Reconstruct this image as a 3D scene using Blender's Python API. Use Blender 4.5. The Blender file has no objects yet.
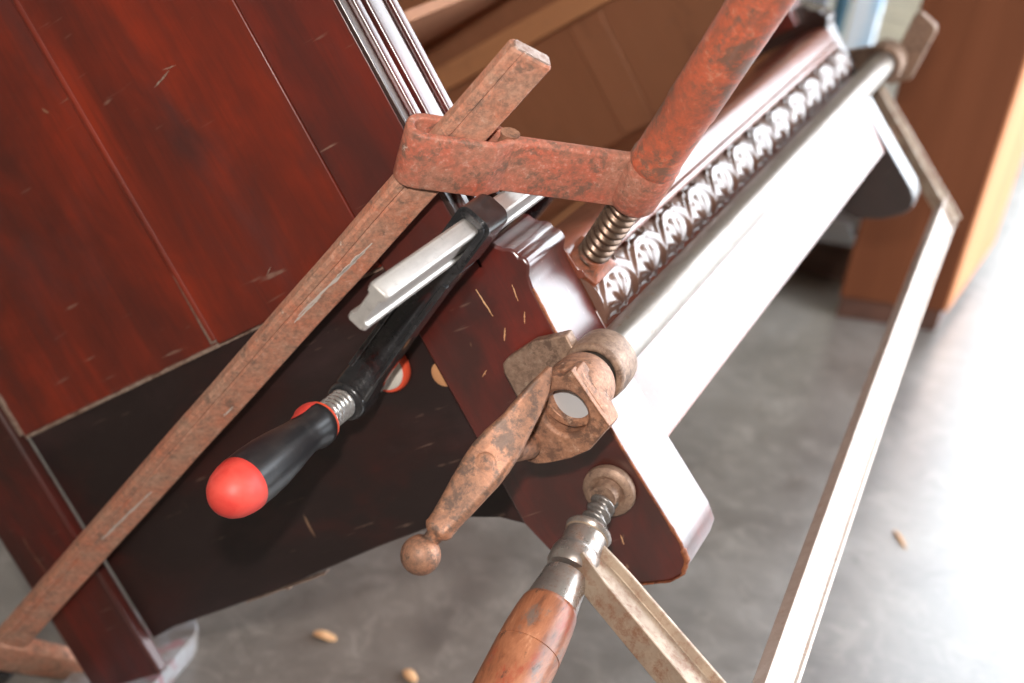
import bpy, math, random
from mathutils import Vector, Matrix, noise
random.seed(7)
V = Vector
PI = math.pi
SC = bpy.context.scene
COL = SC.collection

# ---------------------------------------------------------------- frame of the leaning chest
# local x = s (towards the chest front), y = d (along the chest front), z = t (towards the chest top)
TILT = math.radians(39.913)
CAM_H = 0.915
OR = V((-0.2466309, 0.71665908, CAM_H - 0.40748402))
RY = Matrix.Rotation(-TILT, 4, 'Y')
FR = Matrix.Translation(OR) @ RY

def W(s, d, t):
    return FR @ V((s, d, t))

# ---------------------------------------------------------------- mesh builder
class MB:
    def __init__(self):
        self.v = []; self.f = []
    def add(self, vs, fs):
        o = len(self.v)
        self.v += [V(p) for p in vs]
        self.f += [tuple(i + o for i in f) for f in fs]
        return self
    def box(self, c, x, y, z):
        c, x, y, z = V(c), V(x), V(y), V(z)
        vs = [c + sx*x + sy*y + sz*z for sz in (-1, 1) for sy in (-1, 1) for sx in (-1, 1)]
        return self.add(vs, [(0,2,3,1),(4,5,7,6),(0,1,5,4),(2,6,7,3),(0,4,6,2),(1,3,7,5)])
    def bx(self, x0, x1, y0, y1, z0, z1):
        return self.box(((x0+x1)/2,(y0+y1)/2,(z0+z1)/2), ((x1-x0)/2,0,0), (0,(y1-y0)/2,0), (0,0,(z1-z0)/2))
    def loft(self, rings, caps=True, closed=False):
        n = len(rings[0]); vs = [p for r in rings for p in r]; fs = []
        m = len(rings)
        for i in range(m if closed else m-1):
            a = i*n; b = ((i+1) % m)*n
            for j in range(n):
                k = (j+1) % n
                fs.append((a+j, a+k, b+k, b+j))
        if caps and not closed:
            fs.append(tuple(range(n-1, -1, -1))); fs.append(tuple((m-1)*n+j for j in range(n)))
        return self.add(vs, fs)
    def prism(self, poly, vec):
        vec = V(vec); p = [V(q) for q in poly]
        return self.loft([p, [q+vec for q in p]])
    def lathe(self, p0, axis, prof, n=32, sq=None):
        p0 = V(p0); a = V(axis).normalized(); u = a.orthogonal().normalized(); w = a.cross(u)
        rings = []
        for x, r in prof:
            rings.append([p0 + a*x + (u*math.cos(2*PI*j/n) + w*math.sin(2*PI*j/n))*max(r, 1e-5) for j in range(n)])
        return self.loft(rings)
    def thread(self, p0, axis, L, r, pitch, amp, n=28):
        p0 = V(p0); a = V(axis).normalized(); u = a.orthogonal().normalized(); w = a.cross(u)
        rows = int(L/pitch*10); rings = []
        for i in range(rows+1):
            x = L*i/rows; ring = []
            for j in range(n):
                th = 2*PI*j/n
                rr = r + amp*max(-0.8, min(0.9, 1.25*math.sin(2*PI*x/pitch + th)))
                ring.append(p0 + a*x + (u*math.cos(th)+w*math.sin(th))*rr)
            rings.append(ring)
        return self.loft(rings)
    def sweep(self, secs):
        """secs: list of (origin, U, Vv, polygon2d)"""
        return self.loft([[V(o) + V(u)*x + V(v)*y for x, y in poly] for o, u, v, poly in secs])

def rrect(hx, hy, r, n=4):
    pts = []
    for cx, cy, a0 in ((hx-r, hy-r, 0), (-hx+r, hy-r, 90), (-hx+r, -hy+r, 180), (hx-r, -hy+r, 270)):
        for i in range(n+1):
            a = math.radians(a0 + 90*i/n)
            pts.append((cx + r*math.cos(a), cy + r*math.sin(a)))
    return pts

# ---------------------------------------------------------------- objects
BASE = {}
def link(name, data):
    o = bpy.data.objects.new(name, data); COL.objects.link(o); return o

def mesh_from(name, mb, mat, off, ang=35, smooth=True):
    me = bpy.data.meshes.new(name)
    me.from_pydata([p - off for p in mb.v], [], mb.f)
    me.update()
    import bmesh
    bm = bmesh.new(); bm.from_mesh(me)
    bmesh.ops.recalc_face_normals(bm, faces=bm.faces)
    bm.to_mesh(me); bm.free()
    if mat: me.materials.append(mat)
    if smooth:
        for p in me.polygons: p.use_smooth = True
        me.set_sharp_from_angle(angle=math.radians(ang))
    return me

def bevel(o, w, seg=2, ang=35):
    if w:
        m = o.modifiers.new('bevel', 'BEVEL'); m.width = w; m.segments = seg
        m.limit_method = 'ANGLE'; m.angle_limit = math.radians(ang)
        m.harden_normals = False
    return o

def thing(name, base, label, cat, group=None, tilted=True):
    """Empty at the thing's base; base in chest-frame coordinates when tilted, else world."""
    o = bpy.data.objects.new(name, None); COL.objects.link(o)
    o.empty_display_size = 0.02
    base = V(base)
    o.matrix_world = (Matrix.Translation(FR @ base) @ RY) if tilted else Matrix.Translation(base)
    BASE[o.name] = base
    o['label'] = label; o['category'] = cat
    if group: o['group'] = group
    return o

def part(name, mb, mat, parent, bev=0, ang=35, label=None, root=None, seg=2):
    root = root or parent
    off = BASE[root.name]
    o = link(name, mesh_from(name, mb, mat, off, ang))
    o.parent = parent
    if label: o['label'] = label
    BASE[o.name] = off
    return bevel(o, bev, seg)

def single(name, mb, mat, label, cat, base, bev=0, tilted=False, group=None, ang=35):
    base = V(base)
    o = link(name, mesh_from(name, mb, mat, base, ang))
    o.matrix_world = (Matrix.Translation(FR @ base) @ RY) if tilted else Matrix.Translation(base)
    o['label'] = label; o['category'] = cat
    if group: o['group'] = group
    return bevel(o, bev)

def structure(name, mb, mat):
    o = link(name, mesh_from(name, mb, mat, V((0,0,0)), smooth=False)); o['kind'] = 'structure'; return o

# ---------------------------------------------------------------- materials
def lin(r, g, b):
    f = lambda c: (c/255/12.92) if c/255 <= .04045 else ((c/255+.055)/1.055)**2.4
    return (f(r), f(g), f(b), 1)

class NT:
    def __init__(self, name):
        self.m = bpy.data.materials.new(name); self.m.use_nodes = True
        self.n = self.m.node_tree.nodes; self.l = self.m.node_tree.links
        self.b = self.n['Principled BSDF']
        self.tc = self.n.new('ShaderNodeTexCoord')
    def put(self, sock, val):
        if hasattr(val, 'is_output') or isinstance(val, bpy.types.NodeSocket): self.l.new(val, sock)
        else: sock.default_value = val
    def mapc(self, scale, rot=(0,0,0), loc=(0,0,0)):
        m = self.n.new('ShaderNodeMapping'); m.inputs['Scale'].default_value = scale
        m.inputs['Rotation'].default_value = rot; m.inputs['Location'].default_value = loc
        self.l.new(self.tc.outputs['Object'], m.inputs['Vector']); return m.outputs[0]
    def noise(self, vec, scale=1, detail=6, rough=.6, dist=0):
        t = self.n.new('ShaderNodeTexNoise'); self.l.new(vec, t.inputs['Vector'])
        t.inputs['Scale'].default_value = scale; t.inputs['Detail'].default_value = detail
        t.inputs['Roughness'].default_value = rough; t.inputs['Distortion'].default_value = dist
        return t.outputs['Fac']
    def ramp(self, fac, stops, interp='LINEAR'):
        r = self.n.new('ShaderNodeValToRGB'); cr = r.color_ramp; cr.interpolation = interp
        while len(cr.elements) > 1: cr.elements.remove(cr.elements[0])
        cr.elements[0].position = stops[0][0]; cr.elements[0].color = self.c(stops[0][1])
        for p, c in stops[1:]:
            e = cr.elements.new(p); e.color = self.c(c)
        self.l.new(fac, r.inputs[0]); return r.outputs[0]
    def c(self, x):
        return (x, x, x, 1) if isinstance(x, (int, float)) else (tuple(x) if len(x) == 4 else tuple(x)+(1,))
    def mix(self, fac, a, b, mode='MIX'):
        m = self.n.new('ShaderNodeMix'); m.data_type = 'RGBA'; m.blend_type = mode
        self.put(m.inputs[0], fac)
        self.put(m.inputs[6], self.c(a) if not isinstance(a, bpy.types.NodeSocket) else a)
        self.put(m.inputs[7], self.c(b) if not isinstance(b, bpy.types.NodeSocket) else b)
        return m.outputs[2]
    def bump(self, h, strength=.3, dist=.001):
        b = self.n.new('ShaderNodeBump'); b.inputs['Strength'].default_value = strength
        b.inputs['Distance'].default_value = dist
        self.l.new(h, b.inputs['Height']); self.l.new(b.outputs[0], self.b.inputs['Normal'])
    def set(self, **k):
        for a, v in k.items():
            self.put(self.b.inputs[a.replace('_', ' ')], v)
        return self.m

def grain(axis, along, across):
    s = [across]*3; s['xyz'.index(axis)] = along; return tuple(s)

def wood_mat(name, axis, dark, mid, bright, lo=.38, hi=.66, rough=.32, coat=.35, scratch=.72, patch=9, seed=0, coat_rough=.22, spec=.5, haze=.5, coat_ior=1.5):
    t = NT(name)
    v = t.mapc(grain(axis, 2.2, 26), loc=(seed, seed*.7, seed*.3))
    g = t.noise(v, 1, 8, .65, .6)
    c = t.ramp(g, [(.18, dark), (.5, mid), (.86, bright)])
    pv = t.mapc(grain(axis, patch*.62, patch), loc=(seed*1.3, 2, seed))
    p = t.noise(pv, 1, 5, .6, .4)
    pf = t.ramp(p, [(lo, 0), (hi, 1)])
    c2 = t.mix(pf, dark, c)
    # fine pores
    fv = t.mapc(grain(axis, 14, 240))
    fp = t.noise(fv, 1, 3, .7)
    c3 = t.mix(t.ramp(fp, [(.33, .35), (.5, 0)]), c2, dark)
    # pale scratches and flecks
    sv = t.mapc((38, 55, 21), rot=(.4, .7, .5), loc=(seed, 4, 1))
    sp = t.noise(sv, 1, 2.5, .55, 1.2)
    sm = t.ramp(sp, [(scratch, 0), (scratch+.04, .7)])
    c4 = t.mix(sm, c3, lin(165, 128, 100))
    hz = t.noise(t.mapc(grain(axis, 5, 13), loc=(seed, 9, seed)), 1, 7, .7, .3)
    c4 = t.mix(t.ramp(hz, [(.52, 0), (.72, haze)]), c4, lin(74, 50, 50))
    for rr_, off_ in (((.2, .3, 1.0), 3.1), ((1.1, .5, .2), 7.7), ((.5, 1.3, .9), 1.9)):
        ln = t.noise(t.mapc((16, 210, 210), rot=rr_, loc=(off_, seed, off_)), 1, 2, .5)
        gate = t.noise(t.mapc((1, 1, 1), loc=(off_, off_, seed)), 24, 3, .6)
        lf = t.mix(1.0, t.ramp(ln, [(.70, 0), (.76, .6)]), t.ramp(gate, [(.5, 0), (.6, 1)]), 'MULTIPLY')
        c4 = t.mix(lf, c4, lin(150, 120, 104))
    rv = t.ramp(p, [(.3, rough+.12), (.7, rough-.05)])
    t.bump(fp, .12, .0006)
    return t.set(Base_Color=c4, Roughness=rv, Coat_Weight=coat, Coat_Roughness=coat_rough, Specular_IOR_Level=spec, Coat_IOR=coat_ior)

def rust_mat(name, base, second, spot, chip, spot_lo=.60, chip_lo=.74, rough=.6, metal=.0, scale=1, coat=0, bumpk=.5):
    t = NT(name)
    v = t.mapc((1, 1, 1))
    a = t.noise(v, 42*scale, 9, .72, .1)
    a2 = t.noise(t.mapc((1, 1, 1), loc=(9, 2, 4)), 260*scale, 5, .75, .1)
    b = t.noise(t.mapc((1, 1, 1), loc=(1, 8, 3)), 78*scale, 10, .78, .15)
    c = t.noise(t.mapc((1, 1, 1), loc=(3, 1, 7)), 60*scale, 9, .74, .2)
    col = t.ramp(a, [(.36, base), (.62, second)])
    col = t.mix(t.ramp(a2, [(.38, .55), (.54, 0)]), col, spot)
    col = t.mix(t.ramp(a2, [(.56, 0), (.74, .45)]), col, chip)
    sf = t.ramp(b, [(spot_lo-.06, 0), (spot_lo+.01, .85)])
    col = t.mix(sf, col, spot)
    cf = t.ramp(c, [(chip_lo-.06, 0), (chip_lo, .9)])
    col = t.mix(cf, col, chip)
    t.bump(t.mix(.5, a2, b), bumpk, .0009)
    return t.set(Base_Color=col, Roughness=t.ramp(a, [(.3, rough-.12), (.7, rough+.12)]), Metallic=metal, Coat_Weight=coat)

def metal_mat(name, base, second, dirt, rough=.35, metal=.85, scale=1, dirt_lo=.58, streak=None):
    t = NT(name)
    v = t.mapc((1, 1, 1)) if streak is None else t.mapc(grain(streak, .25, 1))
    a = t.noise(v, 45*scale, 8, .7, .1)
    b = t.noise(t.mapc((1, 1, 1), loc=(2, 5, 1)), 110*scale, 9, .75, .1)
    col = t.ramp(a, [(.35, base), (.65, second)])
    df = t.ramp(b, [(dirt_lo-.1, 0), (dirt_lo+.06, 1)])
    col = t.mix(df, col, dirt)
    t.bump(b, .12, .0005)
    mv = t.ramp(b, [(dirt_lo-.1, metal), (dirt_lo+.06, metal*.3)])
    return t.set(Base_Color=col, Roughness=t.ramp(a, [(.3, rough-.08), (.7, rough+.15)]), Metallic=mv)

M = {}
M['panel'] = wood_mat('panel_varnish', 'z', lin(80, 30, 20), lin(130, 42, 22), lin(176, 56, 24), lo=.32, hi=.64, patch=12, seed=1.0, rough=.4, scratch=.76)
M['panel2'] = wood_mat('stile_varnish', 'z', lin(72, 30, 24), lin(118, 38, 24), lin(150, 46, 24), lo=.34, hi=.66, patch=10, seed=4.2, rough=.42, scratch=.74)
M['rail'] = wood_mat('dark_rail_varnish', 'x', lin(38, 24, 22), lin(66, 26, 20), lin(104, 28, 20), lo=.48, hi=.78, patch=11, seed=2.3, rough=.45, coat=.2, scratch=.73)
M['post'] = wood_mat('post_varnish', 'z', lin(52, 26, 20), lin(96, 28, 18), lin(140, 34, 18), lo=.42, hi=.68, patch=10, seed=6.1, rough=.45, scratch=.74)
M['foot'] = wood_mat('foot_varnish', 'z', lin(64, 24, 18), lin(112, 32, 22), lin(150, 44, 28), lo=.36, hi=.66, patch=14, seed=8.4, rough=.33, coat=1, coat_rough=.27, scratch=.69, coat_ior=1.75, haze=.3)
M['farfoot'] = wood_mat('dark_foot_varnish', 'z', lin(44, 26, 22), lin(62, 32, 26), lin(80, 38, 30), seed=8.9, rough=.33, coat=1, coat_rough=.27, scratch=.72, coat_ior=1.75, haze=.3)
M['front'] = wood_mat('front_varnish', 'y', lin(120, 62, 44), lin(150, 80, 58), lin(170, 96, 70), lo=.3, hi=.7, patch=12, seed=3.3, rough=.34, coat=.76, coat_rough=.26, scratch=.71, coat_ior=1.58, haze=.4)
M['carve'] = wood_mat('carving_varnish', 'y', lin(104, 76, 64), lin(126, 92, 78), lin(146, 106, 90), lo=.3, hi=.7, patch=20, seed=5.5, rough=.28, coat=1, coat_rough=.2, scratch=.8, coat_ior=1.6, haze=.3)
M['inner'] = wood_mat('inside_wood', 'x', lin(162, 110, 78), lin(180, 124, 92), lin(192, 136, 102), lo=.3, hi=.7, patch=4, seed=9, rough=.6, coat=0, scratch=.8)
M['inner_t'] = wood_mat('inside_panel_wood', 'z', lin(160, 108, 76), lin(176, 120, 86), lin(188, 130, 96), lo=.3, hi=.7, patch=4, seed=10, rough=.6, coat=0, scratch=.8)
M['runner'] = wood_mat('runner_wood', 'x', lin(200, 142, 98), lin(220, 160, 112), lin(232, 172, 124), lo=.3, hi=.7, patch=5, seed=11, rough=.6, coat=0, scratch=.82)
M['raw_lit'] = rust_mat('raw_and_lit_edge', lin(170, 150, 136), lin(140, 112, 96), lin(90, 60, 48), lin(200, 190, 178), spot_lo=.62, rough=.7)  # bare wood and dusty joints, also the painted highlight on the rail top
M['wornedge'] = rust_mat('worn_bare_wood', lin(170, 104, 66), lin(140, 78, 50), lin(84, 44, 32), lin(206, 160, 124), rough=.6)
t = NT('pale_scratch'); M['scratch'] = t.set(Base_Color=lin(206, 192, 182), Roughness=.8)
M['redrust'] = rust_mat('worn_red_paint', lin(202, 102, 78), lin(182, 122, 100), lin(118, 92, 78), lin(228, 210, 196), spot_lo=.59, chip_lo=.70, rough=.55)
M['redbar'] = rust_mat('rusty_bar', lin(204, 126, 96), lin(188, 142, 118), lin(124, 98, 84), lin(228, 210, 196), spot_lo=.60, chip_lo=.70, rough=.6)
M['redpaint'] = rust_mat('red_handle_paint', lin(200, 96, 66), lin(182, 94, 68), lin(112, 86, 72), lin(216, 180, 150), spot_lo=.56, chip_lo=.72, rough=.4, coat=.2, scale=.55)
M['cut'] = metal_mat('cut_steel', lin(205, 190, 182), lin(176, 150, 138), lin(140, 96, 76), rough=.4, metal=.5)
M['threadbrown'] = metal_mat('oily_thread', lin(128, 104, 88), lin(100, 80, 66), lin(70, 50, 40), rough=.3, metal=.7)
M['threadgrey'] = metal_mat('worn_thread', lin(164, 160, 156), lin(140, 134, 130), lin(96, 84, 76), rough=.3, metal=.8)
M['padrust'] = rust_mat('rusty_pad', lin(158, 84, 54), lin(120, 72, 52), lin(84, 58, 46), lin(190, 140, 110), rough=.5)
M['cast'] = rust_mat('rusty_cast_iron', lin(182, 130, 100), lin(160, 116, 92), lin(108, 80, 66), lin(222, 186, 160), spot_lo=.57, chip_lo=.66, rough=.55, metal=.25, bumpk=.4)
M['crank'] = rust_mat('rusty_crank', lin(178, 122, 92), lin(152, 112, 90), lin(96, 78, 68), lin(214, 160, 124), spot_lo=.56, chip_lo=.66, rough=.5, metal=.3)
M['jaw'] = rust_mat('worn_jaw_iron', lin(170, 138, 116), lin(152, 124, 106), lin(106, 84, 72), lin(206, 186, 166), rough=.5, metal=.35)
M['zinc'] = metal_mat('galvanised_pipe', lin(172, 164, 156), lin(148, 138, 130), lin(142, 116, 98), rough=.34, metal=.85, dirt_lo=.66, streak='y')
M['steel'] = metal_mat('bright_thread', lin(214, 212, 210), lin(186, 184, 182), lin(140, 130, 124), rough=.26, metal=.9)
M['steel2'] = metal_mat('worn_collar_steel', lin(178, 170, 164), lin(152, 142, 136), lin(140, 104, 84), rough=.3, metal=.75, dirt_lo=.60)
M['alu'] = metal_mat('pale_bar_metal', lin(206, 200, 194), lin(176, 170, 166), lin(126, 120, 118), rough=.45, metal=.6, dirt_lo=.66, streak='y')
M['ibar'] = metal_mat('i_beam_steel', lin(206, 192, 182), lin(190, 172, 160), lin(176, 140, 120), rough=.42, metal=.5, dirt_lo=.64)
M['iarm'] = metal_mat('i_beam_arm_steel', lin(178, 158, 138), lin(156, 136, 118), lin(136, 98, 76), rough=.42, metal=.4, dirt_lo=.58)
M['black'] = NT('black_plastic')
t = M['black']; nz = t.noise(t.mapc((1,1,1)), 120, 4, .7, .5)
t.bump(nz, .08, .0005)
M['black'] = t.set(Base_Color=t.ramp(nz, [(.5, lin(38, 38, 40)), (.66, lin(52, 50, 50)), (.76, lin(104, 88, 78))]), Roughness=.34, Specular_IOR_Level=.6)
t = NT('black_enamel'); nz = t.noise(t.mapc((1,1,1)), 80, 4, .7, .5); t.bump(nz, .2, .0008)
M['enamel'] = t.set(Base_Color=t.ramp(nz, [(.4, lin(30, 30, 32)), (.7, lin(56, 54, 55))]), Roughness=.26, Coat_Weight=.4)
t = NT('red_rubber'); nz = t.noise(t.mapc((1,1,1)), 60, 4, .6, .5)
M['red'] = t.set(Base_Color=t.ramp(nz, [(.35, lin(214, 58, 50)), (.65, lin(228, 82, 70))]), Roughness=.5)
t = NT('orange_rim'); M['orange'] = t.set(Base_Color=lin(224, 84, 54), Roughness=.5)
t = NT('matt_zinc'); M['plug'] = t.set(Base_Color=lin(186, 184, 184), Roughness=.6, Metallic=.1)
t = NT('white_plastic'); M['white'] = t.set(Base_Color=lin(214, 206, 196), Roughness=.5)

def wood_handle():
    t = NT('weathered_handle_wood')
    ax = (-.012, -1, 0)
    v = t.mapc((90, 9, 90)); g = t.noise(v, 1, 9, .72, .2)
    c = t.ramp(g, [(.32, lin(98, 62, 46)), (.48, lin(150, 92, 64)), (.62, lin(176, 114, 82)), (.72, lin(206, 150, 116))])
    b = t.noise(t.mapc((46, 22, 46)), 1, 10, .76, .1)
    c = t.mix(t.ramp(b, [(.53, 0), (.61, .85)]), c, lin(112, 100, 92))
    r = t.noise(t.mapc((60, 14, 60), loc=(4, 2, 2)), 1, 8, .74, .1)
    c = t.mix(t.ramp(r, [(.54, 0), (.64, .75)]), c, lin(158, 62, 42))
    k = t.noise(t.mapc((120, 40, 120), loc=(1, 2, 2)), 1, 8, .75, .1)
    c = t.mix(t.ramp(k, [(.58, 0), (.64, .8)]), c, lin(70, 52, 44))
    t.bump(g, .3, .0008)
    return t.set(Base_Color=c, Roughness=.36, Coat_Weight=.2, Coat_Roughness=.25)
M['handlewood'] = wood_handle()

def floor_mat():
    t = NT('polished_concrete')
    v = t.mapc((1, 1, 1))
    a = t.noise(v, 5, 8, .65, .6); b = t.noise(v, 22, 6, .7, .8); c = t.noise(v, 160, 3, .7)
    col = t.ramp(a, [(.34, lin(96, 89, 84)), (.5, lin(114, 107, 101)), (.66, lin(134, 127, 121))])
    col = t.mix(t.ramp(b, [(.50, 0), (.68, .5)]), col, lin(156, 148, 140))
    col = t.mix(t.ramp(t.noise(t.mapc((1,1,1), loc=(3,2,0)), 14, 5, .7, .9), [(.56, 0), (.70, .6)]), col, lin(80, 70, 63))
    col = t.mix(t.ramp(c, [(.62, 0), (.74, .4)]), col, lin(90, 84, 80))
    t.bump(c, .05, .001)
    return t.set(Base_Color=col, Roughness=t.ramp(a, [(.3, .32), (.7, .44)]), Specular_IOR_Level=.8, Coat_Weight=1, Coat_Roughness=.27)
M['floor'] = floor_mat()
t = NT('wall_plaster'); nz = t.noise(t.mapc((1,1,1)), 6, 5, .6)
M['wall'] = t.set(Base_Color=t.ramp(nz, [(.3, lin(196, 186, 172)), (.7, lin(210, 202, 190))]), Roughness=.9)
t = NT('outdoor_concrete'); nz = t.noise(t.mapc((1,1,1)), 2, 5, .6)
M['outdoor'] = t.set(Base_Color=t.ramp(nz, [(.3, lin(112, 110, 106)), (.7, lin(128, 126, 122))]), Roughness=.9)
def plain_wood(name, axis, a, b, c, rough=.5, coat=.2, spec=.3):
    t = NT(name); g = t.noise(t.mapc(grain(axis, 1.5, 22)), 1, 7, .6, .5)
    return t.set(Base_Color=t.ramp(g, [(.3, a), (.5, b), (.7, c)]), Roughness=rough, Coat_Weight=coat, Specular_IOR_Level=spec)
M['pedestal'] = plain_wood('pedestal_veneer', 'z', lin(98, 54, 32), lin(107, 60, 36), lin(116, 66, 41), .7, 0, .12)
M['pedlit'] = plain_wood('pedestal_side_daylight', 'z', lin(186, 118, 76), lin(204, 134, 88), lin(218, 150, 102), .6, 0, .3)  # lighter than the veneer: daylight on this side is put into the colour
M['plinth'] = plain_wood('pedestal_plinth_wood', 'x', lin(70, 44, 34), lin(84, 54, 42), lin(96, 62, 48))
M['block'] = plain_wood('dark_block_wood', 'x', lin(62, 48, 42), lin(80, 60, 50), lin(98, 74, 62))
M['chip'] = plain_wood('fresh_wood_chip', 'x', lin(206, 150, 104), lin(220, 172, 128), lin(236, 196, 150), rough=.8, coat=0)

# ================================================================ ROOM
fm = MB()
NXF, NYF = 40, 40
fm.bx(-3, 1.8, -2.2, 4.0, -.1, 0)
structure('floor', fm, M['floor'])
WY = 4.0
OX0, OX1, OZ = -.05, 1.7, 2.6
structure('wall_left', MB().bx(-3.1, -3, -2.2, WY+.1, 0, 2.9), M['wall'])
RX = 1.7; RY0 = .95
structure('wall_right', MB().bx(RX, RX+.1, -2.2, RY0, 0, 2.9).bx(RX, RX+.1, RY0, WY-.15, OZ, 2.9).bx(RX, RX+.1, WY-.15, WY+.1, 0, 2.9), M['wall'])
structure('wall_front', MB().bx(-3.1, RX+.1, -2.3, -2.2, 0, 2.9), M['wall'])
wb = MB().bx(-3, OX0, WY, WY+.1, 0, 2.9).bx(OX0, OX1, WY, WY+.1, OZ, 2.9)
structure('wall_back', wb, M['wall'])
structure('ceiling', MB().bx(-3.1, RX+.1, -2.3, WY+.1, 2.9, 3.0), M['wall'])
structure('ground', MB().bx(-8, 14, WY, WY+14, -.12, -.02).bx(RX+.1, 14, -4, WY, -.12, -.02), M['outdoor'])

# ================================================================ CHEST
ch = thing('antique_chest', (-.58, .38, -.16), 'red brown varnished antique chest leaning back, its open front held by clamps', 'chest')
# boards of the near side
part('panel_board', MB().bx(-.494, -.2585, .006, .022, .088, .46), M['panel'], ch, .0015)
bead = MB().lathe((-.2562, .0062, .092), (0, 0, 1), [(0, .0046), (.37, .0046)], 14)
pb = part('panel_board', MB().bx(-.2525, -.0940, .0012, .02, .088, .46), M['panel'], ch, .0008)
part('bead', bead, M['panel'], pb, root=ch)
part('front_stile', MB().bx(-.0935, -.0277, .0015, .022, .06, .46), M['panel2'], ch, .0012)
# post
part('back_post', MB().bx(-.583, -.4955, -.002, .0105, -.1365, .46), M['post'], ch, .003)
# far back post
part('back_post', MB().bx(-.583, -.4955, .745, .789, -.173, .46), M['post'], ch, .003)
# bottom rail with arched lower edge
low = [(-.494,-.109),(-.464,-.105),(-.395,-.1035),(-.313,-.100),(-.223,-.094),(-.165,-.092),(-.138,-.0945),(-.116,-.101),(-.098,-.112),(-.07,-.13)]
poly = [(s, .010, t_) for s, t_ in low] + [(-.07, .010, .0855), (-.494, .010, .0855)]
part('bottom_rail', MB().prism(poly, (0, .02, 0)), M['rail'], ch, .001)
# painted highlight strip along the rail top, then splintered patch and pale joints
e1 = MB()
pts = [(-.494 + .4*i/40) for i in range(41)]
rings = []
for i, s in enumerate(pts):
    w_ = .0030 + .0020*noise.noise(V((s*60, 1, 2)))
    rings.append([V((s, .0065, .0855)), V((s, .0065, .0855+w_)), V((s, .013, .0855+w_)), V((s, .013, .0855))])
e1.loft(rings)
e2 = MB(); rings = []
for i in range(50):
    s_ = -.375 + .09*i/49; tt = -.1032 + .0025*i/49
    w_ = .0006 + .0036*max(0, noise.noise(V((s_*170, 7, 2))))*math.sin(PI*i/49)
    rings.append([V((s_, .0090, tt)), V((s_, .0090, tt-w_)), V((s_, .0160, tt-w_)), V((s_, .0160, tt))])
e2.loft(rings)
part('worn_lit_arris', e2, M['raw_lit'], ch, label='pale splintered patch on the lower edge of the rail')
part('worn_lit_arris', e1, M['raw_lit'], ch, label='pale highlight painted along the arris of the rail top')  # pale strip paints the light caught by this edge
g1 = MB(); rings = []
for i in range(30):
    t_ = .09 + .12*i/29
    w_ = .0035 + .001*noise.noise(V((t_*70, 5, 2)))
    rings.append([V((-.4955, .0035, t_)), V((-.4955+w_, .0035, t_)), V((-.4955+w_, .01, t_)), V((-.4955, .01, t_))])
g1.loft(rings)
part('glue_line', g1, M['raw_lit'], ch, label='pale dusty joint beside the back post')
g2 = MB(); rings = []
for i in range(30):
    t_ = .09 + .055*i/29
    w_ = .0008 + .0018*(1-i/29)
    rings.append([V((-.2582-w_, .0026, t_)), V((-.2575, .0016, t_)), V((-.2575, .009, t_)), V((-.2582-w_, .009, t_))])
g2.loft(rings)
part('glue_line', g2, M['raw_lit'], ch, label='pale dusty joint at the lower end of the board seam')
# wooden plug at the rail end
part('plug', MB().lathe((-.0975, .011, .006), (0, -1, 0), [(0, .009), (.0025, .009), (.0034, .007)], 24), M['runner'], ch, label='pale wooden plug')
# fluted corner pilaster
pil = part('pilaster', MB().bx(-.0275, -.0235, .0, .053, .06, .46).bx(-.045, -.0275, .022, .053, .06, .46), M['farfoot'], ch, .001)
for d0, r in ((.0105, .0036), (.0275, .0080), (.0475, .0040)):
    part('reed', MB().sweep([(V((-.0215, d0, z)), V((0, 1, 0)), V((1, 0, 0)), rrect(r, .0030, .0022, 5)) for z in (.06, .46)]), M['foot'], pil, root=ch)
# front foot block with moulded top
prof = [(-.0935,.072),(-.05,.0765),(-.018,.0758),(-.011,.0735),(-.0085,.0690),(-.0055,.0660),(-.001,.0640),(.0015,.0615),(.0018,.0575),(.0050,.0560),(.0062,.0500),(.0015,.0440),
        (.000,.036),(0,0),(.003,-.08),(.008,-.150),(.006,-.163),(-.002,-.1715),(-.012,-.1735),(-.035,-.170),(-.061,-.1595),(-.073,-.146),(-.0855,-.130),(-.0895,-.118),(-.0935,-.106)]
fb = MB().prism([(s, 0, t_) for s, t_ in prof], (0, .056, 0))
part('front_foot', fb, M['foot'], ch, .0022, seg=2)
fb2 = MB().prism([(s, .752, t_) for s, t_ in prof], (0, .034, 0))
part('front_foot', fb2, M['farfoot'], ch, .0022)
# apron board
part('front_apron', MB().bx(-.02, .0005, .056, .752, -.102, -.002).bx(-.02, -.001, .056, .752, -.002, .021), M['front'], ch, .0015)
# plain stepped moulding above the carving
sec = [(-.045,.022),(.004,.020),(.0052,.0225),(.0050,.0252),(.0026,.0262),(.0020,.0300),(.0012,.0400),(-.0008,.0430),(-.0040,.0455),(-.0110,.0472),(-.022,.048),(-.045,.048)]
part('top_moulding', MB().prism([(s, .056, t_) for s, t_ in sec], (0, .696, 0)), M['front'], ch, .0006)
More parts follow.
